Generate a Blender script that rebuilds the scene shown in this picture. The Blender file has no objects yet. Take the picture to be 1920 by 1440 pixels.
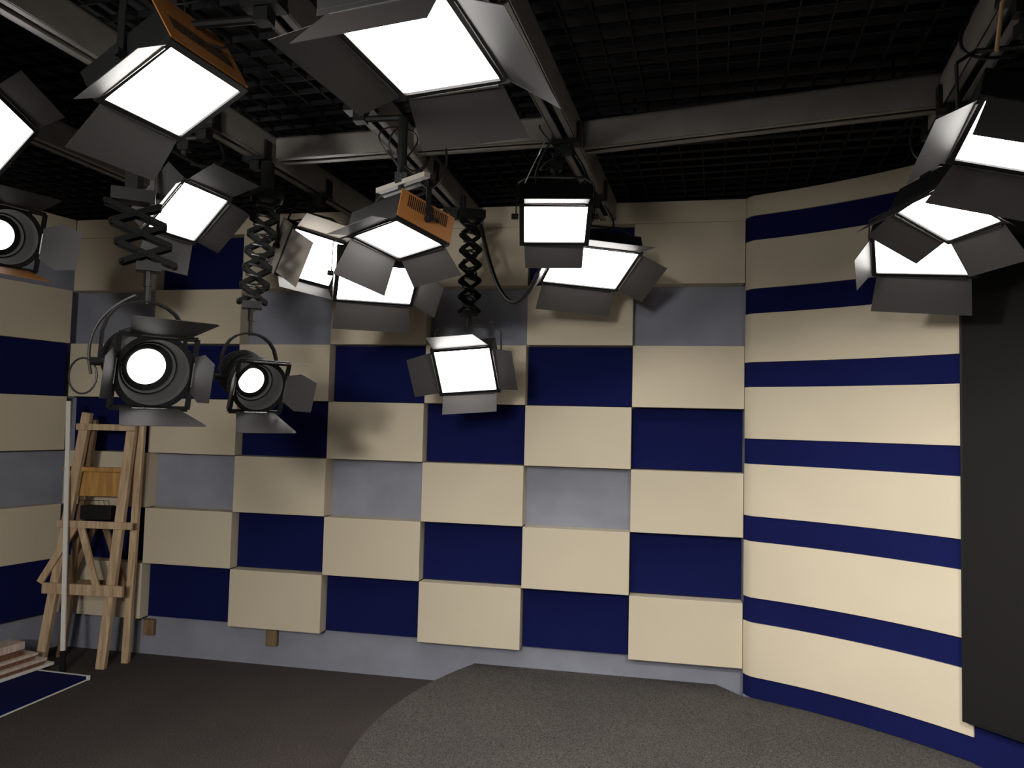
import bpy, bmesh, math, random
from mathutils import Vector, Matrix
random.seed(7)
R = math.radians
S = bpy.context.scene
COL = S.collection

# ------------------------------------------------------------------ camera, world, exposure
H = 1.793                       # eye height above the floor
PITCH, ROLL, FPX = .0519, .0239, 1390.0
cam_d = bpy.data.cameras.new('camera'); cam = bpy.data.objects.new('camera', cam_d); COL.objects.link(cam)
U_ = Vector((0, -math.sin(PITCH), math.cos(PITCH))); F_ = Vector((0, math.cos(PITCH), math.sin(PITCH))); X_ = Vector((1, 0, 0))
cr, sr = math.cos(ROLL), math.sin(ROLL)
right_ = X_*cr + U_*sr; up_ = -X_*sr + U_*cr
M = Matrix.Identity(4)
for i in range(3):
    M[i][0] = right_[i]; M[i][1] = up_[i]; M[i][2] = -F_[i]
M[2][3] = H
cam.matrix_world = M
cam_d.sensor_width = 36; cam_d.lens = 36*FPX/1920; cam_d.clip_start = .02
S.camera = cam
S.view_settings.view_transform = 'Standard'; S.view_settings.look = 'None'
S.view_settings.exposure = 0.0; S.view_settings.gamma = 1; S.view_settings.use_curve_mapping = False
w = bpy.data.worlds.new('world'); S.world = w; w.use_nodes = True
w.node_tree.nodes['Background'].inputs[0].default_value = (.5, .5, .55, 1)
w.node_tree.nodes['Background'].inputs[1].default_value = .004

# unseen lamps added off-frame to light the walls: (position, aim point, power, panel size)
PANEL_GLOW = 16.0
ADDED_KEYS = [((.35, -1.15, 2.72), (2.3, 4.0, .0), 5, .5, 70, 'one'),
        ((-.75, -1.0, 2.70), (-.6, 5.4, -.3), 11, .5, 70, 'B'),
        ((-1.80, .60, 2.80), (2.2, 3.9, .3), 6, .5, 60, 'A'),
        ((.80, .30, 2.65), (2.1, 4.0, -.4), 13, .5, 80, 'one'),
        ((-1.3, -1.9, 2.3), (-3.0, 5.0, 2.2), 72, .5, 150, 'A'),
        ((-1.95, 1.30, 2.75), (2.6, 3.5, 1.35), 6, .4, 42, 'A')]

# ------------------------------------------------------------------ materials
def lin(c): return tuple(((x/255)/12.92 if x/255 <= .04045 else (((x/255)+.055)/1.055)**2.4) for x in c)
def mat(name, col, rough=.6, metal=0, var=.0, scale=8, bump=0, bscale=200, emis=0, spec=.5):
    m = bpy.data.materials.new(name); m.use_nodes = True
    nt = m.node_tree; b = nt.nodes['Principled BSDF']
    b.inputs['Base Color'].default_value = (*col, 1); b.inputs['Roughness'].default_value = rough
    b.inputs['Metallic'].default_value = metal; b.inputs['Specular IOR Level'].default_value = spec
    tc = nt.nodes.new('ShaderNodeTexCoord')
    if var:
        n = nt.nodes.new('ShaderNodeTexNoise'); n.inputs['Scale'].default_value = scale; n.inputs['Detail'].default_value = 6
        r = nt.nodes.new('ShaderNodeValToRGB')
        r.color_ramp.elements[0].position = .3; r.color_ramp.elements[1].position = .7
        r.color_ramp.elements[0].color = (*[c*(1-var) for c in col], 1)
        r.color_ramp.elements[1].color = (*[min(1, c*(1+var)) for c in col], 1)
        nt.links.new(tc.outputs['Object'], n.inputs['Vector']); nt.links.new(n.outputs['Fac'], r.inputs['Fac'])
        nt.links.new(r.outputs['Color'], b.inputs['Base Color'])
    if bump:
        n2 = nt.nodes.new('ShaderNodeTexNoise'); n2.inputs['Scale'].default_value = bscale; n2.inputs['Detail'].default_value = 4
        bp = nt.nodes.new('ShaderNodeBump'); bp.inputs['Strength'].default_value = bump; bp.inputs['Distance'].default_value = .004
        nt.links.new(tc.outputs['Object'], n2.inputs['Vector']); nt.links.new(n2.outputs['Fac'], bp.inputs['Height'])
        nt.links.new(bp.outputs['Normal'], b.inputs['Normal'])
    if emis:
        b.inputs['Emission Color'].default_value = (1, .97, .93, 1); b.inputs['Emission Strength'].default_value = emis
    return m
def carpet(name, col):
    m = mat(name, col, .95, spec=.15)
    nt = m.node_tree; b = nt.nodes['Principled BSDF']; tc = nt.nodes['Texture Coordinate']
    n = nt.nodes.new('ShaderNodeTexNoise'); n.inputs['Scale'].default_value = 160; n.inputs['Detail'].default_value = 3
    n3 = nt.nodes.new('ShaderNodeTexNoise'); n3.inputs['Scale'].default_value = 2.2; n3.inputs['Detail'].default_value = 4
    r = nt.nodes.new('ShaderNodeValToRGB'); r.color_ramp.elements[0].position = .34; r.color_ramp.elements[1].position = .68
    r.color_ramp.elements[0].color = (*[c*.45 for c in col], 1); r.color_ramp.elements[1].color = (*[c*1.6 for c in col], 1)
    r2 = nt.nodes.new('ShaderNodeValToRGB'); r2.color_ramp.elements[0].color = (.75, .75, .75, 1); r2.color_ramp.elements[1].color = (1.2, 1.18, 1.12, 1)
    mx = nt.nodes.new('ShaderNodeMixRGB'); mx.blend_type = 'MULTIPLY'; mx.inputs[0].default_value = 1
    # scattered pale lint specks
    v = nt.nodes.new('ShaderNodeTexVoronoi'); v.inputs['Scale'].default_value = 9
    lt = nt.nodes.new('ShaderNodeMath'); lt.operation = 'LESS_THAN'; lt.inputs[1].default_value = .035
    mx2 = nt.nodes.new('ShaderNodeMixRGB'); mx2.inputs[2].default_value = (.22, .21, .2, 1)
    for q in (n, n3, v): nt.links.new(tc.outputs['Object'], q.inputs['Vector'])
    nt.links.new(n.outputs['Fac'], r.inputs['Fac']); nt.links.new(n3.outputs['Fac'], r2.inputs['Fac'])
    nt.links.new(r.outputs['Color'], mx.inputs[1]); nt.links.new(r2.outputs['Color'], mx.inputs[2])
    nt.links.new(v.outputs['Distance'], lt.inputs[0]); nt.links.new(lt.outputs[0], mx2.inputs[0]); nt.links.new(mx.outputs[0], mx2.inputs[1])
    nt.links.new(mx2.outputs[0], b.inputs['Base Color'])
    bp = nt.nodes.new('ShaderNodeBump'); bp.inputs['Strength'].default_value = .8; bp.inputs['Distance'].default_value = .006
    nt.links.new(n.outputs['Fac'], bp.inputs['Height']); nt.links.new(bp.outputs['Normal'], b.inputs['Normal'])
    return m
def wood(name, a, c, scale=3):
    m = mat(name, a, .65)
    nt = m.node_tree; b = nt.nodes['Principled BSDF']; tc = nt.nodes['Texture Coordinate']
    mp = nt.nodes.new('ShaderNodeMapping'); mp.inputs['Scale'].default_value = (14, 14, 1.2)
    n = nt.nodes.new('ShaderNodeTexNoise'); n.inputs['Scale'].default_value = scale; n.inputs['Detail'].default_value = 8; n.inputs['Distortion'].default_value = .6
    r = nt.nodes.new('ShaderNodeValToRGB'); r.color_ramp.elements[0].position = .35; r.color_ramp.elements[1].position = .68
    r.color_ramp.elements[0].color = (*c, 1); r.color_ramp.elements[1].color = (*a, 1)
    nt.links.new(tc.outputs['Object'], mp.inputs[0]); nt.links.new(mp.outputs[0], n.inputs['Vector'])
    nt.links.new(n.outputs['Fac'], r.inputs['Fac']); nt.links.new(r.outputs['Color'], b.inputs['Base Color'])
    return m
CREAM = mat('cream_fabric', (.66, .575, .43), .8, var=.05, scale=1.3, bump=.12, bscale=300)
NAVY = mat('navy_fabric', (.0065, .0095, .070), .95, var=.1, scale=2, bump=.1, bscale=300, spec=.12)
GREY = mat('grey_board', (.275, .285, .34), .8, var=.12, scale=4)
BLACKC = mat('ceiling_black', (.03, .03, .034), .9)
MESH = mat('ceiling_mesh_paint', (.014, .014, .015), .7, spec=.15)
DARKW = mat('dark_wall_paint', (.05, .05, .055), .9)
BEAM = mat('beam_metal', (.23, .21, .19), .5, metal=.0, var=.2, scale=5)
BLACK = mat('black_metal', (.0085, .0085, .009), .5, var=.15, scale=20, spec=.3)
BLACKP = mat('scissor_black', (.004, .004, .0042), .65, spec=.15)
DOOR = mat('barn_door_metal', (.042, .039, .038), .5, metal=.1, spec=.5)
PALED = mat('pale_metal_sheet', (.42, .38, .33), .5)
CHROME = mat('bright_metal', (.6, .6, .58), .25, metal=1)
COPPER = mat('copper_paint', (.42, .17, .045), .5, metal=.2, var=.1)
GLOW = mat('lit_diffuser', (.9, .9, .88), .6, emis=PANEL_GLOW)
BRASS = mat('brass_rod', (.75, .5, .25), .4)
GLOWK = mat('lit_diffuser_dim', (.9, .9, .88), .6, emis=1.5)
LENS = mat('lit_lens', (.9, .9, .88), .4, emis=2.2)
PLATF = carpet('platform_carpet', (.098, .090, .086))
FLOORC = carpet('floor_carpet', (.080, .068, .065))
PINE = wood('pine', (.72, .54, .35), (.45, .30, .17))
PINED = wood('old_pine', (.30, .20, .11), (.15, .09, .05))  # darker pine tone for rear ladder parts and the wood blocks
YPLY = wood('yellow_board', (.62, .36, .10), (.42, .2, .05))
WHITEW = mat('white_wood', (.85, .82, .76), .6, var=.06)
PINKW = wood('pale_board', (.80, .68, .60), (.62, .48, .40))
REDW = wood('red_brown_board', (.26, .12, .07), (.14, .06, .035))
SCREEN = mat('screen_black', (.013, .012, .011), .7, spec=.12)
CORD = mat('black_rubber', (.012, .012, .012), .45)

# ------------------------------------------------------------------ mesh builder
class MB:
    def __init__(s): s.v = []; s.f = []
    def add(s, vs, fs):
        n = len(s.v); s.v += [Vector(v) for v in vs]; s.f += [[n+i for i in f] for f in fs]; return s
    def box(s, c, sz, rot=None, tr=None):
        x, y, z = sz[0]/2, sz[1]/2, sz[2]/2
        vs = [Vector((a*x, b*y, d*z)) for d in (-1, 1) for b in (-1, 1) for a in (-1, 1)]
        if rot is not None: vs = [rot @ v for v in vs]
        vs = [v + Vector(c) for v in vs]
        return s.add(vs, [(0, 2, 3, 1), (4, 5, 7, 6), (0, 1, 5, 4), (2, 6, 7, 3), (0, 4, 6, 2), (1, 3, 7, 5)])
    def bar(s, a, b, wx, wy, ref=(0, 0, 1)):
        a, b = Vector(a), Vector(b); z = (b-a).normalized(); ref = Vector(ref)
        if abs(z.dot(ref)) > .97: ref = Vector((1, 0, 0))
        x = ref.cross(z).normalized(); y = z.cross(x)
        m = Matrix((x, y, z)).transposed()
        return s.box((a+b)/2, (wx, wy, (b-a).length), m)
    def tube(s, pts, r, n=8, cap=True):
        pts = [Vector(p) for p in pts]; rings = []; prev = None
        for i, p in enumerate(pts):
            t = (pts[min(i+1, len(pts)-1)] - pts[max(i-1, 0)])
            if t.length < 1e-9: t = Vector((0, 0, 1))
            t.normalize()
            ref = prev if prev is not None else (Vector((0, 0, 1)) if abs(t.z) < .9 else Vector((1, 0, 0)))
            x = (ref - t*ref.dot(t)); 
            if x.length < 1e-6: x = t.orthogonal()
            x.normalize(); y = t.cross(x); prev = x
            rr = r[i] if isinstance(r, (list, tuple)) else r
            rings.append([p + (x*math.cos(2*math.pi*k/n) + y*math.sin(2*math.pi*k/n))*rr for k in range(n)])
        vs = [v for rg in rings for v in rg]; fs = []
        for i in range(len(pts)-1):
            for k in range(n):
                fs.append((i*n+k, i*n+(k+1) % n, (i+1)*n+(k+1) % n, (i+1)*n+k))
        if cap: fs.append(tuple(range(n-1, -1, -1))); fs.append(tuple((len(pts)-1)*n+k for k in range(n)))
        return s.add(vs, fs)
    def lathe(s, prof, n=32, cap=False):       # profile [(r, z)] about local Z
        vs = [Vector((r*math.cos(2*math.pi*k/n), r*math.sin(2*math.pi*k/n), z)) for r, z in prof for k in range(n)]
        fs = []
        for i in range(len(prof)-1):
            for k in range(n): fs.append((i*n+k, i*n+(k+1) % n, (i+1)*n+(k+1) % n, (i+1)*n+k))
        if cap and prof[0][0] > 1e-6: fs.append(tuple(range(n-1, -1, -1)))
        if cap and prof[-1][0] > 1e-6: fs.append(tuple((len(prof)-1)*n+k for k in range(n)))
        return s.add(vs, fs)
    def slab(s, poly, nrm):         # polygon (3D points) thickened along nrm
        n = len(poly); nrm = Vector(nrm); a = [Vector(p) for p in poly]; b = [p+nrm for p in a]
        return s.add(a+b, [tuple(range(n-1, -1, -1)), tuple(range(n, 2*n))] + [(i, (i+1) % n, n+(i+1) % n, n+i) for i in range(n)])
    def xf(s, m):
        s.v = [m @ v for v in s.v]; return s
    def build(s, name, mt, parent=None, smooth=False, bevel=0):
        me = bpy.data.meshes.new(name); me.from_pydata([tuple(v) for v in s.v], [], s.f)
        bm = bmesh.new(); bm.from_mesh(me); bmesh.ops.remove_doubles(bm, verts=bm.verts, dist=1e-6)
        bmesh.ops.recalc_face_normals(bm, faces=bm.faces); bm.to_mesh(me); bm.free()
        if smooth:
            for p in me.polygons: p.use_smooth = True
            try: me.set_sharp_from_angle(angle=R(35))
            except Exception: pass
        o = bpy.data.objects.new(name, me); COL.objects.link(o); me.materials.append(mt)
        if bevel:
            b = o.modifiers.new('bevel', 'BEVEL'); b.width = bevel; b.segments = 2; b.limit_method = 'ANGLE'
        if parent is not None: o.parent = parent
        return o
def tag(o, label=None, cat=None, group=None, kind=None):
    if label: o['label'] = label
    if cat: o['category'] = cat
    if group: o['group'] = group
    if kind: o['kind'] = kind
    return o
def thing(name, loc, label, cat, group=None):
    o = bpy.data.objects.new(name, None); COL.objects.link(o); o.location = loc; o.empty_display_size = .05
    return tag(o, label, cat, group)

# ------------------------------------------------------------------ room shell
ZT = 3.27
TH = .1906
AX = Vector((math.cos(TH), -math.sin(TH), 0)); NB = Vector((math.sin(TH), math.cos(TH), 0))   # along the back wall; away from the camera
P0 = Vector((0, 5, 0))
ZR = Matrix.Rotation(-TH, 3, 'Z')
PW, PH, TX0, Z0 = .708, .4055, -3.447, 3.128
def struct(name, mb, m, **k): return tag(mb.build(name, m, **k), kind='structure')
struct('floor', MB().box((-.8, 2.2, -.05), (11.2, 9.6, .1)), FLOORC)
struct('ceiling', MB().box((-.8, 2.2, 3.40), (11.2, 9.6, .06)), BLACKC)
# black egg-crate mesh hung just under the ceiling, turned with the beams
gm = MB(); a = R(74.5); d1 = Vector((math.cos(a), math.sin(a), 0)); d2 = Vector((-math.sin(a), math.cos(a), 0))
c0 = Vector((.2, 2.4, 0))
for i in range(-38, 39):
    o_ = i*.12
    gm.bar(c0 + d2*o_ - d1*4.6 + Vector((0, 0, 3.30)), c0 + d2*o_ + d1*4.6 + Vector((0, 0, 3.30)), .006, .028, ref=(0, 0, 1))
    gm.bar(c0 + d1*o_ - d2*4.6 + Vector((0, 0, 3.30)), c0 + d1*o_ + d2*4.6 + Vector((0, 0, 3.30)), .006, .028, ref=(0, 0, 1))
struct('trim_1', gm, MESH)
struct('wall_back', MB().box(P0 + AX*(-.85) + NB*(.13+.05) + Vector((0, 0, ZT/2)), (5.4, .1, ZT), ZR), GREY)
struct('wall_rear', MB().box((-.8, -2.55, 1.7), (11.2, .1, 3.4)), DARKW)
struct('wall_outer_left', MB().box((-6.35, 2.2, 1.7), (.1, 9.6, 3.4)), DARKW)
struct('wall_outer_right', MB().box((4.75, 2.2, 1.7), (.1, 9.6, 3.4)), DARKW)
struct('wall_outer_back', MB().box((-.8, 6.95, 1.7), (11.2, .1, 3.4)), DARKW)

# back wall panels ---------------------------------------------------
ROWN = ['top row', 'sixth row up', 'fifth row up', 'fourth row up', 'third row up', 'second row up', 'bottom row']
COLN = ['in the corner column by the striped left wall', 'in the sixth column from the curved striped wall', 'in the fifth column from the curved striped wall',
        'in the fourth column from the curved striped wall', 'in the third column from the curved striped wall',
        'in the second column from the curved striped wall', 'in the column touching the curved striped wall']
GREYCELL = {(4, 1), (4, 3), (4, 5), (1, 0), (1, 2), (1, 4), (1, 6)}
for rr in range(7):
    for cc in range(7):
        if (rr, cc) in GREYCELL: continue
        cream = (cc % 2 == 0) if rr in (0, 2, 4, 6) else (cc % 2 == 1)
        depth = .128 if cream else .042
        g = .0015 if cream else .004
        c = P0 + AX*(TX0 + PW*(cc+.5)) + NB*(.129 - depth/2) + Vector((0, 0, Z0 - PH*(rr+.5)))
        o = MB().box((0, 0, 0), (PW-2*g, depth, PH-2*g), ZR).build('acoustic_tile', CREAM if cream else NAVY, bevel=.0025)  # fabric-covered wall panel, cream ones raised and navy ones set back
        o.location = c
        tag(o, '%s wall panel, %s, %s' % ('cream raised' if cream else 'navy recessed', ROWN[rr], COLN[cc]), 'wall panel',
            'cream panels of the checkered back wall' if cream else 'navy panels of the checkered back wall')
fas = MB().box(P0 + AX*(TX0 + PW*3.5) + NB*(.065) + Vector((0, 0, (Z0+ZT)/2)), (PW*7, .128, ZT-Z0), ZR)
struct('trim_2', fas, CREAM)
# small wooden cleats under the bottom row
for t, lab in ((-3.68, 'small brown wood block on the grey skirting behind the wooden ladder'), (-2.685, 'small brown wood block under the raised cream panel near room centre')):
    q = Vector((0, 0, 0)) + AX*(t) + NB*(5*math.cos(TH) + .13 - .02) + Vector((0, 0, .205))
    tag(MB().box(q, (.085, .04, .115), ZR).build('wood_block', PINED, bevel=.004), lab, 'wood block', 'wood blocks under the back wall panels')

# left wall with full-width stripes ------------------------------------
CL = P0 + AX*TX0                       # front corner of back and left walls
DL = Vector((-.42, -.907, 0)).normalized(); NL = Vector((DL.y, -DL.x, 0))   # pointing out of the room
if NL.x > 0: NL = -NL
aL = math.atan2(DL.y, DL.x); RL = Matrix.Rotation(aL, 3, 'Z'); LL = 4.6
def lbox(off0, off1, z0, z1, s0=0, s1=LL):
    c = CL + DL*((s0+s1)/2) + NL*((off0+off1)/2) + Vector((0, 0, (z0+z1)/2))
    return MB().box(c, (s1-s0, off1-off0, z1-z0), RL)
struct('wall_left', lbox(.1, .2, 0, ZT, -.15), GREY)
lst = [(Z0, ZT, 'cream', 'topmost'), (Z0-2*PH, Z0-PH, 'cream', 'fourth cream one up'), (Z0-3*PH, Z0-2*PH, 'navy', 'upper of the two'),
       (Z0-4*PH, Z0-3*PH, 'cream', 'middle, above the grey recess'), (Z0-6*PH, Z0-5*PH, 'cream', 'lowest cream one'), (Z0-7*PH, Z0-6*PH, 'navy', 'lower of the two')]
labs = ['cream band along the very top of the striped left wall', 'cream band of the left wall above its upper navy band',
        'upper navy band of the striped left wall, behind the spotlights', 'cream band of the left wall just under its upper navy band',
        'lowest cream band of the left wall, above the bottom navy band', 'bottom navy band of the left wall beside the wooden ladder']
for (z0, z1, kind, _), lab in zip(lst, labs):
    o = lbox(0 if kind == 'cream' else .03, .099, z0+.001, z1-.001, .004).build('fabric_stripe', CREAM if kind == 'cream' else NAVY, bevel=.002)
    tag(o, lab, 'wall panel', kind + ' bands of the left wall')

# curved right wall ----------------------------------------------------
CA = Vector((.0, 2.24, 0)); RA = 2.83
A0, A1 = R(59.05), R(33.55)
def arc(r, ang, z): return CA + Vector((r*math.cos(ang), r*math.sin(ang), 0)) + Vector((0, 0, z))
def curved(r0, r1, z0, z1, a0=A0, a1=A1, n=40, lead=False):
    m = MB(); angs = [a0 + (a1-a0)*i/n for i in range(n+1)]
    rads = []
    for t in angs:
        k = (a0 - t)/R(1.6)
        e = .05*(1-k)**2 if (lead and k < 1) else 0      # softened left edge
        rads.append(r0+e)
    vs = []
    for t, q in zip(angs, rads): vs += [arc(q, t, z0), arc(r1, t, z0), arc(r1, t, z1), arc(q, t, z1)]
    fs = []
    for i in range(n):
        b = 4*i
        for k in range(4): fs.append((b+k, b+(k+1) % 4, b+4+(k+1) % 4, b+4+k))
    fs += [(0, 1, 2, 3), (4*n+3, 4*n+2, 4*n+1, 4*n)]
    return m.add(vs, fs)
struct('wall_right', curved(RA+.06, RA+.14, 0, ZT, R(59.0), A1), GREY)
bands = [(3.14, 2.982), (2.672, 2.516), (2.207, 2.052), (1.727, 1.571), (1.247, 1.093), (.748, .597), (.269, .0)]
bl = ['navy strip of the curved wall, topmost one', 'navy strip of the curved wall, second from the top', 'navy strip of the curved wall, third from the top',
      'navy strip of the curved wall, fourth from the top', 'navy strip of the curved wall, fifth from the top', 'navy strip of the curved wall, sixth from the top',
      'navy skirting strip at the foot of the curved wall on the platform']
for (z1, z0), l in zip(bands, bl):
    if z0 == 0: z0 = .142
    tag(curved(RA+.012, RA+.059, z0, z1, lead=True).build('fabric_stripe', NAVY, smooth=True), l, 'wall panel', 'navy strips of the curved right wall')
cb = [(3.14, ZT)] + [(bands[i+1][0], bands[i][1]) for i in range(6)]
cl = ['cream band of the curved wall touching the black ceiling', 'cream band of the curved wall, second from the top', 'cream band of the curved wall, third from the top',
      'cream band of the curved wall, fourth from the top', 'cream band of the curved wall, fifth from the top', 'cream band of the curved wall, sixth from the top',
      'lowest cream band of the curved wall, just above the navy skirting']
for (z0, z1), l in zip(cb, cl):
    tag(curved(RA, RA+.059, z0+.001, z1-.001, lead=True).build('fabric_stripe', CREAM, smooth=True, bevel=.0015), l, 'wall panel', 'cream bands of the curved right wall')

# navy wall and big black screen on the far right ------------------------
E0 = arc(RA, A1, 0); DS = Vector((.50, -.866, 0)).normalized(); NS = Vector((-DS.y, DS.x, 0))     # NS: out of the room
aS = math.atan2(DS.y, DS.x); RS = Matrix.Rotation(aS, 3, 'Z')
c = E0 + DS*1.15 + NS*.07
struct('wall_side', MB().box(c + Vector((0, 0, ZT/2)), (2.3, .12, ZT), RS), NAVY)
sc0 = E0 + DS*-.022 - NS*.040
scr = thing('black_screen', sc0 + DS*.9 + Vector((0, 0, .352)), 'tall black screen panel at right edge, over a navy base', 'screen')
MB().box((0, 0, 1.36), (1.8, .05, 2.72), RS).build('screen_frame', BLACK, scr, bevel=.004)
MB().box(-NS*.026 + Vector((0, 0, 1.36)), (1.77, .004, 2.69), RS).build('screen_surface', SCREEN, scr)

# raised round platform ---------------------------------------------------
pc = Vector((1.709, 3.598, 0)); pr = 2.478
poly = []
for i in range(97):
    t = R(141) + R(-141+350-71)*i/96
    poly.append(pc + Vector((math.cos(t), math.sin(t), 0))*pr)
wb = lambda t: P0 + AX*t + NB*.128
poly = [p for p in poly if (p-P0).dot(NB) < .128 and p.x < 2.0]
left_t = (poly[0]-P0).dot(AX)
pts = [wb(1.46), wb(left_t)] + poly + [Vector((3.2, poly[-1].y, 0)), Vector((3.2, 2.2, 0))]
inner = [arc(RA+.011, A1 + (A0-A1)*i/20, 0) for i in range(21)]
pts = [wb(1.36), wb(left_t)] + poly + [Vector((3.3, poly[-1].y, 0)), E0 + DS*2.3 - NS*.0] + [E0] + inner
pm = MB().slab([Vector((p.x, p.y, .002)) for p in pts], (0, 0, .138))
tag(pm.build('stage_platform', PLATF), 'low round-edged stage platform covered in grey carpet before the curved wall', 'platform')

# ------------------------------------------------------------------ ceiling beams
ZB = 3.10
BEAMS = {}
def beam(key, a, b, label, wdt=.10, hgt=.13, z=ZB):
    a = Vector((*a, z)); b = Vector((*b, z)); BEAMS[key] = (a.copy(), b.copy())
    o = thing('ceiling_beam', (a+b)/2, label, 'beam', 'metal lighting beams under the ceiling')
    d = (b-a).normalized(); s = Vector((-d.y, d.x, 0)); L = (b-a).length; m = MB(); r3 = Matrix((d, s, Vector((0, 0, 1)))).transposed()
    m.box((0, 0, hgt-.004), (L, wdt, .008), r3)
    for k in (-1, 1):
        m.box(s*k*(wdt/2-.004) + Vector((0, 0, hgt/2)), (L, .008, hgt), r3)
        m.box(s*k*(wdt/2-.019) + Vector((0, 0, .004)), (L, .030, .008), r3)
    m.build('rail', BEAM, o)
    st = MB()
    for k in range(int(L/1.1)+1):
        p = d*(-L/2 + .25 + k*1.1)
        if abs(p.dot(d)) < L/2: st.tube([p + Vector((0, 0, hgt)), p + Vector((0, 0, 3.37-z))], .007)
    st.build('hanging_rod', BLACK, o)
    f = MB().box(Vector((0, 0, .055)), (L-.02, wdt-.022, .05), r3); f.build('cable_duct', BLACK, o)
    return o
def ext(p, q, t0, t1):
    p, q = Vector(p), Vector(q); d = (q-p).normalized(); return tuple(p + d*t0), tuple(p + d*t1)
beam('one', *ext((-.086, 2.235), (.493, 4.332), -4.2, 2.55), 'long grey metal beam running over the centre lights to the back wall')
beam('right', *ext((1.50, 2.169), (2.05, 3.809), -4.2, 1.15), 'grey metal beam above the right-hand panel lights')
beam('A', *ext((-1.66, 2.415), (-1.04, 4.7), -4.6, 2.9), 'grey metal beam in the upper left, over the two round spotlights')
beam('B', *ext((-.83, 2.2), (-.36, 4.6), -4.2, 2.85), 'warm-lit metal beam between the left and centre lights')
beam('C', *ext((-2.62, 2.5), (-2.10, 4.4), -1.2, 2.2), 'grey metal beam near the left wall above the cut-off spotlight')
beam('cross', (.32, 3.55), (1.86, 2.93), 'grey metal cross beam spanning from centre beam to right beam', z=ZB+.02)
beam('crossL', (-1.30, 3.82), (.22, 3.44), 'dim metal cross beam left of the centre beam', z=ZB+.02, hgt=.11)

def near_on_beam(key, p):
    a, b = BEAMS[key]; d = (b-a); t = max(.02, min(.98, (Vector((p.x, p.y, a.z))-a).dot(d)/d.length_squared)); return a + d*t

def clamp_mesh(parent, off, key, world):
    """C-clamp under the beam plus a short arm back to the hanger rod; coordinates relative to the parent"""
    q = near_on_beam(key, world) - world
    a, b = BEAMS[key]; d = (b-a).normalized(); s = Vector((-d.y, d.x, 0)); r3 = Matrix((d, s, Vector((0, 0, 1)))).transposed()
    m = MB()
    m.box(q + Vector((0, 0, -.012)), (.07, .13, .02), r3)
    for k in (-1, 1): m.box(q + s*k*.06 + Vector((0, 0, .03)), (.05, .012, .10), r3)
    m.box(q + Vector((0, 0, -.04)), (.05, .05, .05), r3)
    m.tube([q + Vector((0, 0, -.05)), off + Vector((0, 0, q.z-.05-off.z))], .014)
    return m

# ------------------------------------------------------------------ lamp builders
def frame_from(yaw, tilt, roll):
    """columns: right, up, facing"""
    n = Vector((math.sin(yaw)*math.cos(tilt), -math.cos(yaw)*math.cos(tilt), -math.sin(tilt)))
    r = Vector((math.cos(yaw), math.sin(yaw), 0)); u = n.cross(r)
    if tilt > math.pi/2:
        pass
    u = u if u.z >= 0 or abs(tilt-math.pi/2) < .1 else -u
    c, s = math.cos(roll), math.sin(roll)
    r2 = r*c + u*s; u2 = -r*s + u*c
    return Matrix((r2, u2, n)).transposed()

def door_poly(edge, w, h, phi, L, flare):
    hw, hh = w/2 + .02, h/2 + .02
    if edge == 'T': m, o, t, l = Vector((0, hh, .012)), Vector((0, 1, 0)), Vector((1, 0, 0)), w
    elif edge == 'B': m, o, t, l = Vector((0, -hh, .012)), Vector((0, -1, 0)), Vector((1, 0, 0)), w
    elif edge == 'R': m, o, t, l = Vector((hw, 0, .012)), Vector((1, 0, 0)), Vector((0, 1, 0)), h
    else: m, o, t, l = Vector((-hw, 0, .012)), Vector((-1, 0, 0)), Vector((0, 1, 0)), h
    dr = o*math.cos(phi) + Vector((0, 0, 1))*math.sin(phi)
    nn = dr.cross(t)
    a = l/2; b = l/2 + flare*L
    poly = [m - t*a, m - t*b*.98 + dr*L*.35 if flare > 0 else m - t*a + dr*L*.35, m - t*b + dr*L, m + t*b + dr*L, m + t*b*.98 + dr*L*.35 if flare > 0 else m + t*a + dr*L*.35, m + t*a]
    poly = [m - t*a, m - t*b + dr*L, m + t*b + dr*L, m + t*a]
    return poly, nn*.0018, m, t, l

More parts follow.
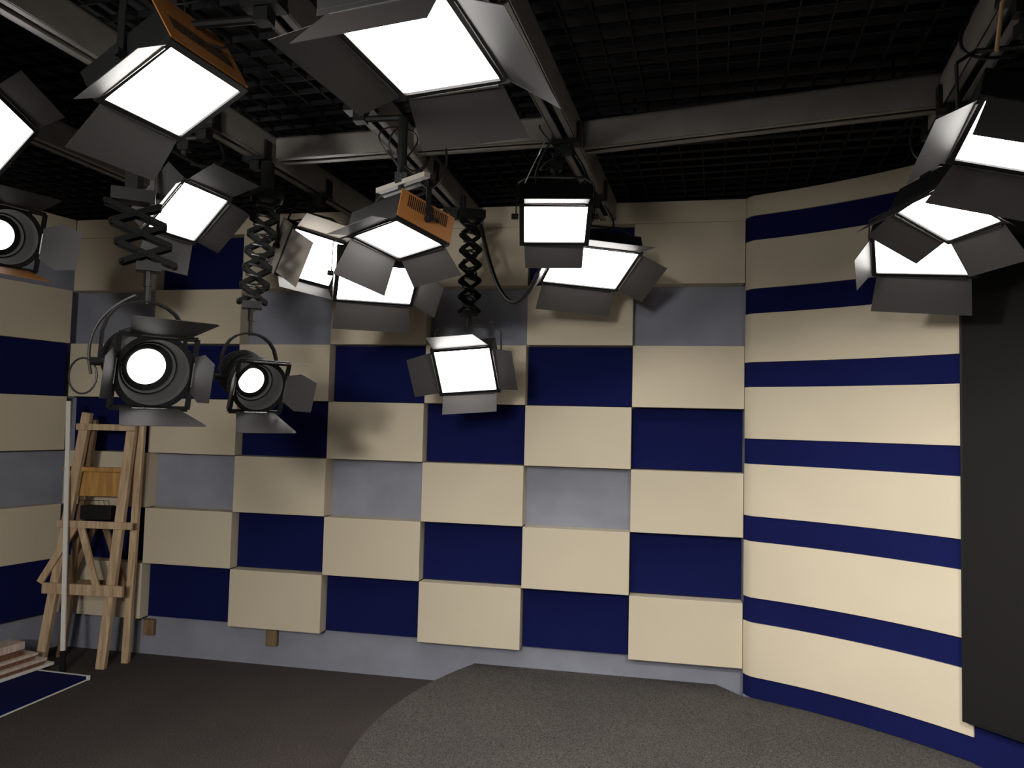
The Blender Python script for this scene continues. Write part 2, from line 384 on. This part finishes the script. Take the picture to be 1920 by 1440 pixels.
def led_panel(pos, yaw, tilt, roll, w, h, doors, beam_key, label, side=None, rod=False, dist=None, hang=True, barn_mat=None, plate=False, glow=None, sided=.115):
    pos = Vector(pos); m3 = frame_from(R(yaw), R(tilt), R(roll)); m4 = m3.to_4x4()
    o = thing('led_panel_light', pos, label, 'studio light', 'flat studio panel lights with barn doors')
    D = .095
    hb = MB().box((0, 0, -D/2-.002), (w+.044, h+.044, D))
    for k in range(16):
        x = -w/2 + w*(k+.5)/16
        hb.box((x, 0, -D-.012), (.004, h*.86, .022))
    hb.xf(m4).build('housing', side[1] if side and side[0] == 'all' else BLACK, o, bevel=.003)
    bz = MB()
    for sx, sy, ww, hh in ((0, 1, w+.044, .022), (0, -1, w+.044, .022), (1, 0, .022, h), (-1, 0, .022, h)):
        bz.box((sx*(w/2+.011), sy*(h/2+.011), .004), (ww, hh, .014))
    bz.xf(m4).build('bezel', BLACK, o)
    MB().box((0, 0, .001), (w, h, .004)).xf(m4).build('diffuser', glow or GLOW, o)
    if side and side[0] != 'all':
        e, mt = side; q = MB()
        dp = sided
        if e in 'TB': q.box((0, (1 if e == 'T' else -1)*(h/2+.0245), -dp/2), (w+.04, .004, dp))
        else: q.box(((1 if e == 'R' else -1)*(w/2+.0245), 0, -dp/2), (.004, h+.04, dp))
        q.xf(m4).build('side_cover', mt, o)['label'] = 'orange brown side cover' if mt is COPPER else 'pale vented side cover'
        vt = MB()
        for k in range(22):
            s = -.42 + .84*k/21
            if e in 'TB': vt.box((s*w, (1 if e == 'T' else -1)*(h/2+.027), -.08), (.003, .003, .05))
            else: vt.box(((1 if e == 'R' else -1)*(w/2+.027), s*h, -.08), (.003, .003, .05))
        vt.xf(m4).build('vent_slots', BLACK, o)
    for e, dd in doors.items():
        phi, L = dd[0], dd[1]; fl = dd[2] if len(dd) > 2 else (.12 if e in 'TB' else -.08)
        poly, nn, mm, t, l = door_poly(e, w, h, R(phi), L, fl)
        d = MB().slab(poly, nn).xf(m4).build('barn_door', barn_mat.get(e, DOOR) if barn_mat else DOOR, o)
        hg = MB()
        hg.tube([mm - t*.46*l, mm + t*.46*l], [.0035 + (.003 if j in (1, 2, 7, 8) else 0) for j in range(2)], 6)
        hg.xf(m4).build('hinge', CHROME if e in 'LR' else BLACK, d)
    # yoke: two arms from the side pivots, a cross bar above, a spigot
    rt = m3 @ Vector((1, 0, 0)); rt2 = Vector((rt.x, rt.y, 0))
    pv = m3 @ Vector((0, 0, -.045)); ya = w/2 + .04
    topz = max(.16, h/2*abs(math.cos(R(tilt))) + .13)
    if abs(roll) > 20: topz += .06
    yk = MB(); rtn = rt2.normalized()
    for k in (-1, 1):
        p1 = pv + rt*k*ya; p2 = pv + rtn*k*ya*.98 + Vector((0, 0, topz-.03)); p3 = pv + rtn*k*ya*.72 + Vector((0, 0, topz))
        yk.bar(p1, p2, .024, .005, ref=rtn); yk.bar(p2, p3, .024, .005, ref=rtn)
        yk.tube([p1 - rt*k*.012, p1 + rt*k*.02], .014, 10)
    yk.bar(pv - rtn*ya*.72 + Vector((0, 0, topz)), pv + rtn*ya*.72 + Vector((0, 0, topz)), .024, .006, ref=(0, 0, 1))
    yk.build('yoke', BLACK, o)
    tp = pv + Vector((0, 0, topz))
    if plate:
        pl = MB().bar(tp - rtn*.16 + Vector((0, 0, .03)), tp + rtn*.17 + Vector((0, 0, .03)), .03, .02, ref=(0, 0, 1)).build('cross_plate', PALED, o)
        pl['label'] = 'pale cross bar above the lamp'
    if hang:
        zt = ZB - .05 - pos.z
        sp = MB().tube([tp, tp + Vector((0, 0, .05))], .014).tube([tp + Vector((0, 0, .04)), Vector((tp.x, tp.y, max(zt, tp.z+.05)))], .02)
        sp.box(tp + Vector((0, 0, .05)), (.05, .05, .04))
        sp.build('hanger_post', BLACK, o)
        clamp_mesh(o, Vector((tp.x, tp.y, 0)), beam_key, pos).build('beam_clamp', BLACK, o)
    if rod:
        q = near_on_beam(beam_key, pos) - pos
        rr = MB().tube([pv - rtn*ya*.9 + Vector((0, 0, topz*.6)), q + rtn*(-.1) + Vector((0, 0, .0))], .004).build('safety_rod', rod, o)
        rr['label'] = 'thin bright safety rod'
    return o, pos + tp

def fresnel(pos, yaw, tilt, r, length, label, glow_r=.5, doors=None, tz=None, attach=None, lens_mat=LENS, dmats={}):
    pos = Vector(pos); m3 = frame_from(R(yaw), R(tilt), 0); m4 = m3.to_4x4()
    o = thing('fresnel_spotlight', pos, label, 'spotlight', 'round studio spotlights with barn doors')
    bd = MB().lathe([(0, -length), (r*.35, -length), (r*.75, -length*.96), (r*.86, -length*.8), (r*.86, -.05), (r*1.0, -.04), (r*1.0, .035), (r*.93, .035), (r*.9, .0), (r*.72, -.03), (r*.68, -.06), (0, -.061)], 40)
    bd.xf(m4).build('housing', BLACK, o, smooth=True)
    fin = MB()
    for k in range(8): fin.lathe([(r*.89, -length*.75+k*.018), (r*.92, -length*.75+k*.018), (r*.92, -length*.75+k*.018+.006), (r*.89, -length*.75+k*.018+.006)], 32)
    fin.xf(m4).build('cooling_fins', BLACK, o, smooth=True)
    MB().lathe([(r*.70, -.045), (r*.72, -.03), (r*.70, -.028), (r*.66, -.045)], 36).xf(m4).build('lens_ring', BLACK, o, smooth=True)
    MB().lathe([(glow_r*r, -.056), (glow_r*r*.8, -.046), (glow_r*r*.45, -.038), (0, -.035)], 36).xf(m4).build('lens', lens_mat, o, smooth=True)
    fr = MB()
    for sx, sy, ww, hh in ((0, 1, 2*r, .02), (0, -1, 2*r, .02), (1, 0, .02, 2*r), (-1, 0, .02, 2*r)):
        fr.box((sx*r*.99, sy*r*.99, .042), (ww, hh, .008))
    fr.lathe([(r*.9, .036), (r*1.06, .036), (r*1.06, .046), (r*.9, .046), (r*.9, .036)], 36)
    fr.xf(m4).build('barn_door_frame', BLACK, o)
    dd = doors or {}
    for e, (phi, L, fl) in dd.items():
        l = 1.15*r if e in 'LR' else 1.5*r
        bx = {'T': (Vector((0, r, .046)), Vector((0, 1, 0)), Vector((1, 0, 0))), 'B': (Vector((0, -r, .046)), Vector((0, -1, 0)), Vector((1, 0, 0))),
              'R': (Vector((r, 0, .046)), Vector((1, 0, 0)), Vector((0, 1, 0))), 'L': (Vector((-r, 0, .046)), Vector((-1, 0, 0)), Vector((0, 1, 0)))}[e]
        m, out, t = bx; dr = out*math.cos(R(phi)) + Vector((0, 0, 1))*math.sin(R(phi)); b = l/2 + fl*L
        if e in 'TB': poly = [m - t*l/2, m - t*b + dr*L*.95, m - t*b*.93 + dr*L, m + t*b*.93 + dr*L, m + t*b + dr*L*.95, m + t*l/2]
        else: poly = [m - t*l/2*.9, m - t*b + dr*L*.45, m - t*b*.8 + dr*L, m + t*b*.8 + dr*L, m + t*b + dr*L*.45, m + t*l/2*.9]
        d = MB().slab(poly, dr.cross(t)*.0018).xf(m4).build('barn_door', dmats.get(e, DOOR), o)
        MB().tube([m - t*l*.3, m + t*l*.3], .005, 6).xf(m4).build('hinge', CHROME, d)
    rt = m3 @ Vector((1, 0, 0)); pv = m3 @ Vector((0, 0, -length*.35)); ya = r*1.12
    yk = []
    for k in range(13):
        t = math.pi*k/12
        yk.append(pv + rt*(-math.cos(t))*ya + Vector((0, 0, 1))*(math.sin(t)**.55)*r*1.75)
    ym = MB()
    for a, b in zip(yk, yk[1:]): ym.bar(a, b, .028, .008, ref=rt if abs((b-a).normalized().dot(rt)) < .6 else (0, 0, 1))
    for k in (-1, 1): ym.tube([pv + rt*k*ya*.8, pv + rt*k*(ya+.03)], .016, 10)
    ym.build('yoke', BLACK, o)
    tp = pv + Vector((0, 0, r*1.75))
    sp = MB().tube([tp - Vector((0, 0, .01)), tp + Vector((0, 0, .07))], .013)
    sp.build('spigot', BLACK, o)
    return o, pos + tp + Vector((0, 0, .06))

def pantograph(top, bot, width, stages, ang, label, beam_key, cord=True):
    top, bot = Vector(top), Vector(bot); o = thing('pantograph_hanger', top, label, 'lamp hanger', 'black scissor hangers')
    ax = Vector((math.cos(R(ang)), math.sin(R(ang)), 0)); pz = Vector((-ax.y, ax.x, 0)); d = (bot-top); m = MB(); st = d/stages
    for i in range(stages):
        a = st*i; b = st*(i+1)
        for k in (-1, 1):
            off = pz*k*.03
            m.bar(a - ax*width/2 + off, b + ax*width/2 + off, .022, .005, ref=pz)
            m.bar(a + ax*width/2 + off + pz*.006, b - ax*width/2 + off + pz*.006, .022, .005, ref=pz)
    for i in range(stages+1):
        for k in (-1, 1): m.tube([st*i + ax*k*width/2 - pz*.038, st*i + ax*k*width/2 + pz*.038], .007, 6)
        if i < stages: m.tube([st*(i+.5) - pz*.038, st*(i+.5) + pz*.038], .007, 6)
    m.build('scissor_arms', BLACKP, o)
    cm = MB().box((0, 0, .03), (.16, .09, .05), Matrix.Rotation(R(ang), 3, 'Z')).bar(Vector((0, 0, .04)), Vector((0, 0, ZB-.03-top.z)), .05, .05)
    cm.build('carriage', BLACK, o)
    clamp_mesh(o, Vector((0, 0, 0)), beam_key, top).build('beam_clamp', BLACK, o)
    MB().box(d + Vector((0, 0, -.012)), (.09, .07, .035), Matrix.Rotation(R(ang), 3, 'Z')).tube([d + Vector((0, 0, -.02)), d + Vector((0, 0, -.09))], .018).build('lamp_socket', BLACK, o)
    if cord:
        pts = []
        for k in range(stages*26+1):
            t = k/(stages*26); an = 2*math.pi*stages*1.7*t
            pts.append(d*t + ax*math.cos(an)*width*.34 + pz*(math.sin(an)*.045))
        MB().tube(pts, .006, 6).build('coiled_cord', CORD, o)
    return o

def bez(a, b, sag, n=18, side=(0, 0, 0)):
    a, b, s = Vector(a), Vector(b), Vector(side)
    return [a.lerp(b, t) + (Vector((0, 0, -sag)) + s)*4*t*(1-t) for t in [i/n for i in range(n+1)]]
def cable(pts, label, r=.006, m=None, group='black lamp cables'):
    o = MB().tube(pts, r, 7).build('power_cable', m or CORD, smooth=True)
    return tag(o, label, 'cable', group)

# ------------------------------------------------------------------ panel lights
P = led_panel
L1 = P((-.252, 1.864, 2.75), 74, 87.7, .9, .42, .29, {'T': (30, .16, .35), 'R': (29, .19, .15), 'B': (12, .14), 'L': (47, .17, .1)}, 'one', 'largest white panel light, nearest the camera at top centre', hang=True)
L2 = P((-1.485, 3.316, 2.711), 80, 43.3, 3.4, .316, .251, {'T': (25, .15), 'R': (25, .12, 0), 'B': (29, .15), 'L': (30, .09, 0)}, 'A', 'panel light tilted like a diamond at upper left, above the two round spotlights')
L3 = P((-1.187, 4.298, 2.727), 46.4, 28.9, -4.7, .34, .27, {'T': (35, .12), 'R': (80, .10), 'B': (60, .08), 'L': (95, .22, 0)}, 'A', 'panel light with pale barn door folded over its left side', side=('L', PALED), barn_mat={'L': PALED, 'T': PALED})
L4 = P((-.484, 3.019, 2.538), -32.2, 76.8, 12.8, .294, .233, {'T': (20, .10), 'B': (41, .13, .1), 'L': (71, .165, .1)}, 'B', 'diamond-tilted panel light with an orange-brown side cover', side=('R', COPPER), plate=True)
L5 = P((.181, 3.378, 2.714), .3, 59.8, 1.7, .284, .226, {'T': (35, .10, 0), 'B': (30, .11, -.05)}, 'one', 'upright panel light just under the centre beam, higher of the centre pair', side=('T', BLACK), rod=CHROME)
L6 = P((-.745, 3.984, 2.529), 16.2, 63.1, -.2, .403, .32, {'R': (38, .145, -.1), 'B': (35, .16, .1)}, 'B', 'low panel light half hidden beneath the diamond-tilted orange-sided one')
L7 = P((.426, 4.193, 2.691), 9.5, 66.6, -5, .45, .357, {'T': (26, .16), 'R': (26, .16, 0), 'B': (35, .16, .05), 'L': (55, .14)}, 'one', 'wide panel light at centre right with its dark doors spread open')
LD = P((-.280, 4.443, 2.099), -10.6, 29.1, 5, .34, .27, {'T': (50, .22, -.15), 'R': (20, .13), 'B': (45, .12, 0), 'L': (22, .15)}, 'B', 'lowest panel light, hanging on a scissor arm before the checkered wall', hang=False)
R1_ = P((1.491, 2.133, 2.662), -48.7, 61.6, -34.5, .30, .238, {'T': (152, .11, 0), 'B': (15, .15, .2), 'L': (50, .15, .1)}, 'right', 'panel light cut by the right edge, topmost of the right three', rod=None)
R2_ = P((1.71, 2.903, 2.661), -87.4, 62.6, -.6, .315, .251, {'T': (62, .18, 0), 'B': (29, .16, .1), 'L': (26, .16, 0), 'R': (30, .12)}, 'right', 'diamond-tilted panel light in the middle of the right three')
R3_ = P((1.922, 3.454, 2.624), -42, 53.7, -10.9, .404, .22, {'B': (30, .18, .1), 'L': (71, .14)}, 'right', 'lowest of the right three panel lights, beside the black screen')
G_ = P((-1.111, 2.344, 2.83), 80.2, 59.7, 5.3, .34, .27, {'B': (20, .17), 'L': (30, .17)}, 'B', 'panel light with ribbed orange-brown side at top left', side=('T', COPPER), sided=.2)
H_ = P((-2.14, 2.97, 2.93), 83, 29, -14.4, .275, .22, {'T': (25, .12), 'B': (25, .12)}, 'C', 'panel light cut by the left edge, high above the cut-off spotlight')

MB().tube([Vector(v) - R1_[0].location for v in ((1.45, 2.1, 3.115), (1.403, 2.1, 3.05), (1.385, 2.1, 2.905))], .006).build('safety_rod', BRASS, R1_[0])['label'] = 'warm lit brass coloured safety rod'

# ------------------------------------------------------------------ round spotlights on scissor hangers
F1, f1t = fresnel((-1.415, 2.90, 1.965), 44, 16, .145, .26, 'larger round spotlight, left of the two on scissor hangers', .50, {'T': (60, .19, .25), 'B': (86, .19, .25), 'L': (60, .14, .1), 'R': (80, .14, .1)})
F2, f2t = fresnel((-1.215, 3.52, 1.945), 44, 20, .125, .25, 'smaller round spotlight, right of the two on scissor hangers', .50, {'T': (75, .19, .25), 'B': (76, .17, .3), 'L': (60, .14, .1), 'R': (50, .15, .15)})
F0, f0t = fresnel((-2.37, 3.40, 2.60), 60, 12, .14, .25, 'round spotlight cut by the left edge, with an orange lower door', .5, {'T': (60, .15, .2), 'B': (80, .15, .25), 'L': (60, .14, .1), 'R': (35, .16, .2)}, dmats={'B': COPPER})
pantograph(f1t + Vector((-.075, 0, .335)), f1t + Vector((0, 0, .09)), .20, 3, 25, 'scissor hanger carrying the larger left spotlight', 'A', cord=False)
pantograph(f2t + Vector((.02, .09, .62)), f2t + Vector((0, 0, .09)), .13, 6, 20, 'scissor hanger carrying the smaller spotlight', 'A')
pantograph(LD[1] + Vector((.0, 0, .66)), LD[1] + Vector((0, 0, .09)), .12, 6, 15, 'scissor hanger wrapped in coiled cord carrying the lowest panel light', 'B')
pantograph(f0t + Vector((0, 0, .13)), f0t + Vector((0, 0, .06)), .12, 1, 25, 'short scissor hanger of the cut-off spotlight at left edge', 'C', cord=False)

# ------------------------------------------------------------------ cables
cable(bez(LD[1] + Vector((.06, -.02, .62)), Vector((.13, 4.04, 2.62)), .30), 'thick black cable sagging in a loop right of the coiled scissor hanger', .013, group=None)
cable(bez(F1.location + Vector((-.235, .0, -.02)), F1.location + Vector((-.10, .05, .30)), .0, side=(-.07, 0, .03)), 'thin cable bowed beside the larger left spotlight', .006)
cable([F1.location + Vector((-.235, -.02, -.03)) + Vector((.055*math.cos(t/20*2*math.pi)-.02, 0, .07*math.sin(t/20*2*math.pi))) for t in range(21)], 'small ring of cable left of the larger spotlight', .004)
cable(bez(L5[1] + Vector((-.05, 0, -.04)), L5[1] + Vector((-.02, -.1, .15)), .06, side=(-.06, 0, 0)), 'thin cable beside the clamp of the upright centre panel light', .005)
for n_, (LL_, s_, who) in enumerate(((L1, -.1, 'the nearest large panel light'), (L2, .1, 'the diamond-tilted upper left light'), (L3, -.1, 'the light with the pale folded door'), (L4, .12, 'the orange-sided diamond light'), (L5, .1, 'the upright centre light'),
                        (L6, .1, 'the low half-hidden light'), (L7, .1, 'the wide centre right light'), (R1_, -.1, 'the topmost right light'), (R2_, -.08, 'the middle right light'), (G_, .1, 'the ribbed orange-sided light'))):
    t = LL_[1]
    pts = bez(t + Vector((s_*.3, 0, -.03)), Vector((t.x + s_, t.y + .12, ZB-.01)), .05, side=(s_*.8, .0, 0), n=12)
    cable(pts, 'thin black power cable looping up from ' + who, .0055)
rnd = random.Random(3)
for LL_, who in ((L4, 'above the orange-sided diamond light'), (L5, 'above the upright centre light'), (G_, 'above the ribbed orange-sided light')):
    t = LL_[1] + Vector((0, .02, .16)); pts = []
    ph = [rnd.uniform(0, 6.28) for _ in range(4)]
    for k in range(90):
        u = k/89*2*math.pi*4
        pts.append(t + Vector((.10*math.cos(u*.93+ph[0])*math.cos(u*.21+ph[1]) , .05*math.sin(u+ph[2]), .12*math.sin(u*.61+ph[3]))))
    cable(pts, 'tangle of thin black cable wound around the hanger ' + who, .0035, group='cable tangles on the hangers')
for k, (key, tpos, lab) in enumerate((('one', .62, 'metal C-clamp on the centre beam near the large panel light'), ('B', .38, 'metal C-clamp on the warm-lit beam at top left'),
                                   ('B', .82, 'metal C-clamp at the far end of the warm-lit beam'), ('right', .52, 'metal C-clamp on the right beam'))):
    a, b = BEAMS[key]; q = a.lerp(b, tpos); d = (b-a).normalized(); s = Vector((-d.y, d.x, 0))
    o = thing('beam_clamp', q, lab, 'clamp', 'spare clamps on the beams')
    pts = [s*.07*math.cos(t) + Vector((0, 0, .045 + .075*math.sin(t))) for t in [R(x) for x in range(-200, 45, 15)]]
    MB().tube(pts, .009, 8).build('hook', BLACK, o, smooth=True)
    MB().tube([Vector((0, 0, -.03)), Vector((0, 0, -.075))], .01, 8).box((0, 0, -.08), (.05, .012, .012)).build('wing_bolt', CHROME, o)

# ------------------------------------------------------------------ wooden step ladder in the corner
lad = thing('wooden_ladder', (-2.98, 5.40, 0), 'rough pine step ladder with trestle legs in the left corner', 'ladder')
LO = Vector((-2.98, 5.40, 0))
def V(x, y, z): return Vector((x, y, z)) - LO
FLf, FLt = V(-3.30, 5.36, 0), V(-3.045, 5.34, 1.79)
FRf, FRt = V(-2.835, 5.30, 0), V(-2.705, 5.33, 1.80)
RLf, RLt = V(-3.25, 5.52, 0), V(-3.03, 5.40, 1.74)
RRf, RRt = V(-2.735, 5.44, 0), V(-2.675, 5.39, 1.80)
for a, b in ((FLf, FLt), (FRf, FRt)): MB().bar(a, b, .062, .045, ref=(0, 1, 0)).build('leg', PINE, lad, bevel=.003)
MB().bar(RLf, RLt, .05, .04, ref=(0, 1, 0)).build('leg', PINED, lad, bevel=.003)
MB().bar(RRf, RRt, .05, .04, ref=(0, 1, 0)).build('leg', PINE, lad, bevel=.003)
def rung(z, ov=.04, hgt=.045, m=PINE, dy=-.035, th=.022, name='rung', l2=0, r2=0):
    a = FLf.lerp(FLt, z/1.79); b = FRf.lerp(FRt, z/1.8); d = (b-a).normalized()
    return MB().bar(a - d*(ov+l2) + Vector((0, dy, 0)), b + d*(ov+r2) + Vector((0, dy, 0)), hgt, th, ref=(0, 1, 0)).build(name, m, lad, bevel=.002)
rung(1.69); rung(1.00, .05, .05, r2=.06); rung(.545, .05, .075, l2=.02, r2=.06, name='brace_board')
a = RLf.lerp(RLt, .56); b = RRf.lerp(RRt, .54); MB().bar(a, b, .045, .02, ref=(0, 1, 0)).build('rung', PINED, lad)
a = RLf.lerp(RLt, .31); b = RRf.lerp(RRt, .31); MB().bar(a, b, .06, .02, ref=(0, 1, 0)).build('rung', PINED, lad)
# V braces between the two lower boards
f = -.045
MB().bar(V(-3.075, 5.36+f, .985), V(-3.305, 5.36+f, .585), .045, .02, ref=(0, 1, 0)).build('brace', PINE, lad)
MB().bar(V(-3.035, 5.36+f, .985), V(-2.885, 5.33+f, .56), .045, .02, ref=(0, 1, 0)).build('brace', PINE, lad)
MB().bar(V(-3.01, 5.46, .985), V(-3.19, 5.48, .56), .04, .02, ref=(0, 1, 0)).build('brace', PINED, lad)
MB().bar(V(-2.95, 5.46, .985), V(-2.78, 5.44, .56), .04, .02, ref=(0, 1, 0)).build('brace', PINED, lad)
sb = MB().box(V(-2.975, 5.40, 1.29), (.40, .018, .20)); sb.build('seat_board', YPLY, lad)['label'] = 'yellow plywood board between the legs'
MB().box(V(-2.975, 5.372, 1.385), (.46, .05, .03)).build('shelf_lip', YPLY, lad)
# small dark tray standing on the middle rung
tr = thing('tool_tray', (-2.955, 5.37, 1.028), 'small dark wire tray on the middle rung of the wooden ladder', 'tray')
MB().box((0, 0, .05), (.22, .06, .10)).build('tray_body', BLACK, tr, bevel=.004)
ww = MB()
for k in range(7): ww.tube([(-.11 + k*.037, -.05, .1), (-.10 + k*.034, -.055, .14)], .002, 5)
ww.tube([(-.11, -.055, .14), (.11, -.055, .14)], .002, 5); ww.build('wire_edge', BLACK, tr)

# thin white lath standing before the ladder
la = thing('wooden_lath', (-3.05, 5.20, 0), 'thin tall white-painted lath standing upright before the wooden ladder', 'lath')
MB().bar((0, 0, .15), (-.125, .12, 1.87), .030, .012, ref=(0, 1, 0)).build('strip', WHITEW, la)
MB().bar((0.01, -.005, 0), (0, 0, .15), .034, .018, ref=(0, 1, 0)).build('dark_foot', BLACK, la)

# navy panel lying on the floor
fp = thing('loose_panel', (-2.95, 4.6, 0), 'navy fabric panel with white edges lying on the floor, lower left', 'panel')
u1 = Vector((-.225, -.974, 0)).normalized(); u2 = Vector((-.974, .225, 0)).normalized(); cn = Vector((-2.79, 5.07, 0)) - Vector((-2.95, 4.6, 0))
rp = Matrix((u1, u2, Vector((0, 0, -1)))).transposed()
MB().box(cn + u1*.7 + u2*.23 + Vector((0, 0, .016)), (1.38, .44, .026), rp).build('fabric_face', NAVY, fp, bevel=.003)
ed = MB().box(cn + u1*.0 + u2*.23 + Vector((0, 0, .016)), (.016, .47, .028), rp).box(cn + u1*.7 + u2*-.002 + Vector((0, 0, .008)), (1.4, .005, .008), rp)
ed.build('white_edge', WHITEW, fp)
# stack of boards by the left wall
bd = [((-3.34, .0), .25, .02, 1.42, WHITEW, 'pale wide board at the bottom of the board stack'), ((-3.35, .07), .20, .022, 1.32, REDW, 'red-brown board second from the bottom of the stack'),
      ((-3.34, .05), .20, .018, 1.36, PINKW, 'light board third from the bottom of the stack'), ((-3.385, .12), .17, .022, 1.26, REDW, 'dark red-brown board in the middle of the stack'),
      ((-3.375, .08), .17, .018, 1.30, PINKW, 'light board just above the middle of the stack'), ((-3.42, .15), .15, .024, 1.24, REDW, 'upper red-brown board of the stack'),
      ((-3.45, .10), .15, .05, 1.22, PINKW, 'thick pale pinkish board on top of the stack')]
z = .034
for (x, s), wd, th_, ln, m, lab in bd:
    y1 = 5.30 - s
    # boards run towards the camera parallel to the wall of stripes
    dv = Vector((-.30, -.954, 0)).normalized(); nv = Vector((dv.y, -dv.x, 0)); rb = Matrix((dv, nv, Vector((0, 0, -1)))).transposed()
    c = Vector((x + .08, y1, z + th_/2)) + dv*ln/2
    o = MB().box((0, 0, 0), (ln, wd, th_), rb).build('wooden_board', m, bevel=.002); o.location = c
    tag(o, lab, 'board', 'boards stacked on the floor by the left wall'); z += th_ + .001

# ------------------------------------------------------------------ added lamps, out of view, that brighten the set
KL = ['key panel light behind the camera aimed at the curved wall', 'key panel light behind the camera aimed at the checkered wall',
      'key panel light left of the camera aimed across at the curved wall', 'key panel light above the camera aimed at the curved wall foot',
      'soft fill panel light behind the camera aimed at the left corner', 'narrow panel light at far left aimed across at the curved wall end']
for i, (p, aim, pw, sz, spr, bk) in enumerate(ADDED_KEYS):
    p = Vector(p); n = (Vector(aim)-p).normalized(); yaw = math.degrees(math.atan2(n.x, -n.y)); tilt = math.degrees(math.asin(-n.z))
    o, t = P(p, yaw, tilt, 0, sz, sz*.7, {'T': (75 if spr < 100 else 30, .2, .1), 'B': (40, .2), 'L': (50, .2), 'R': (50, .2)}, bk, KL[i], glow=GLOWK)
    ld = bpy.data.lights.new('key_light', 'AREA'); ld.shape = 'RECTANGLE'; ld.size = sz*.96; ld.size_y = sz*.66; ld.energy = pw; ld.color = (1, .97, .92); ld.spread = R(spr)
    lo = bpy.data.objects.new('key_light', ld); COL.objects.link(lo); lo.parent = o
    m3 = frame_from(R(yaw), R(tilt), 0)
    mm = Matrix((m3.col[0]*-1, m3.col[1], m3.col[2]*-1)).transposed().to_4x4(); mm.translation = m3 @ Vector((0, 0, .012))
    lo.matrix_local = mm
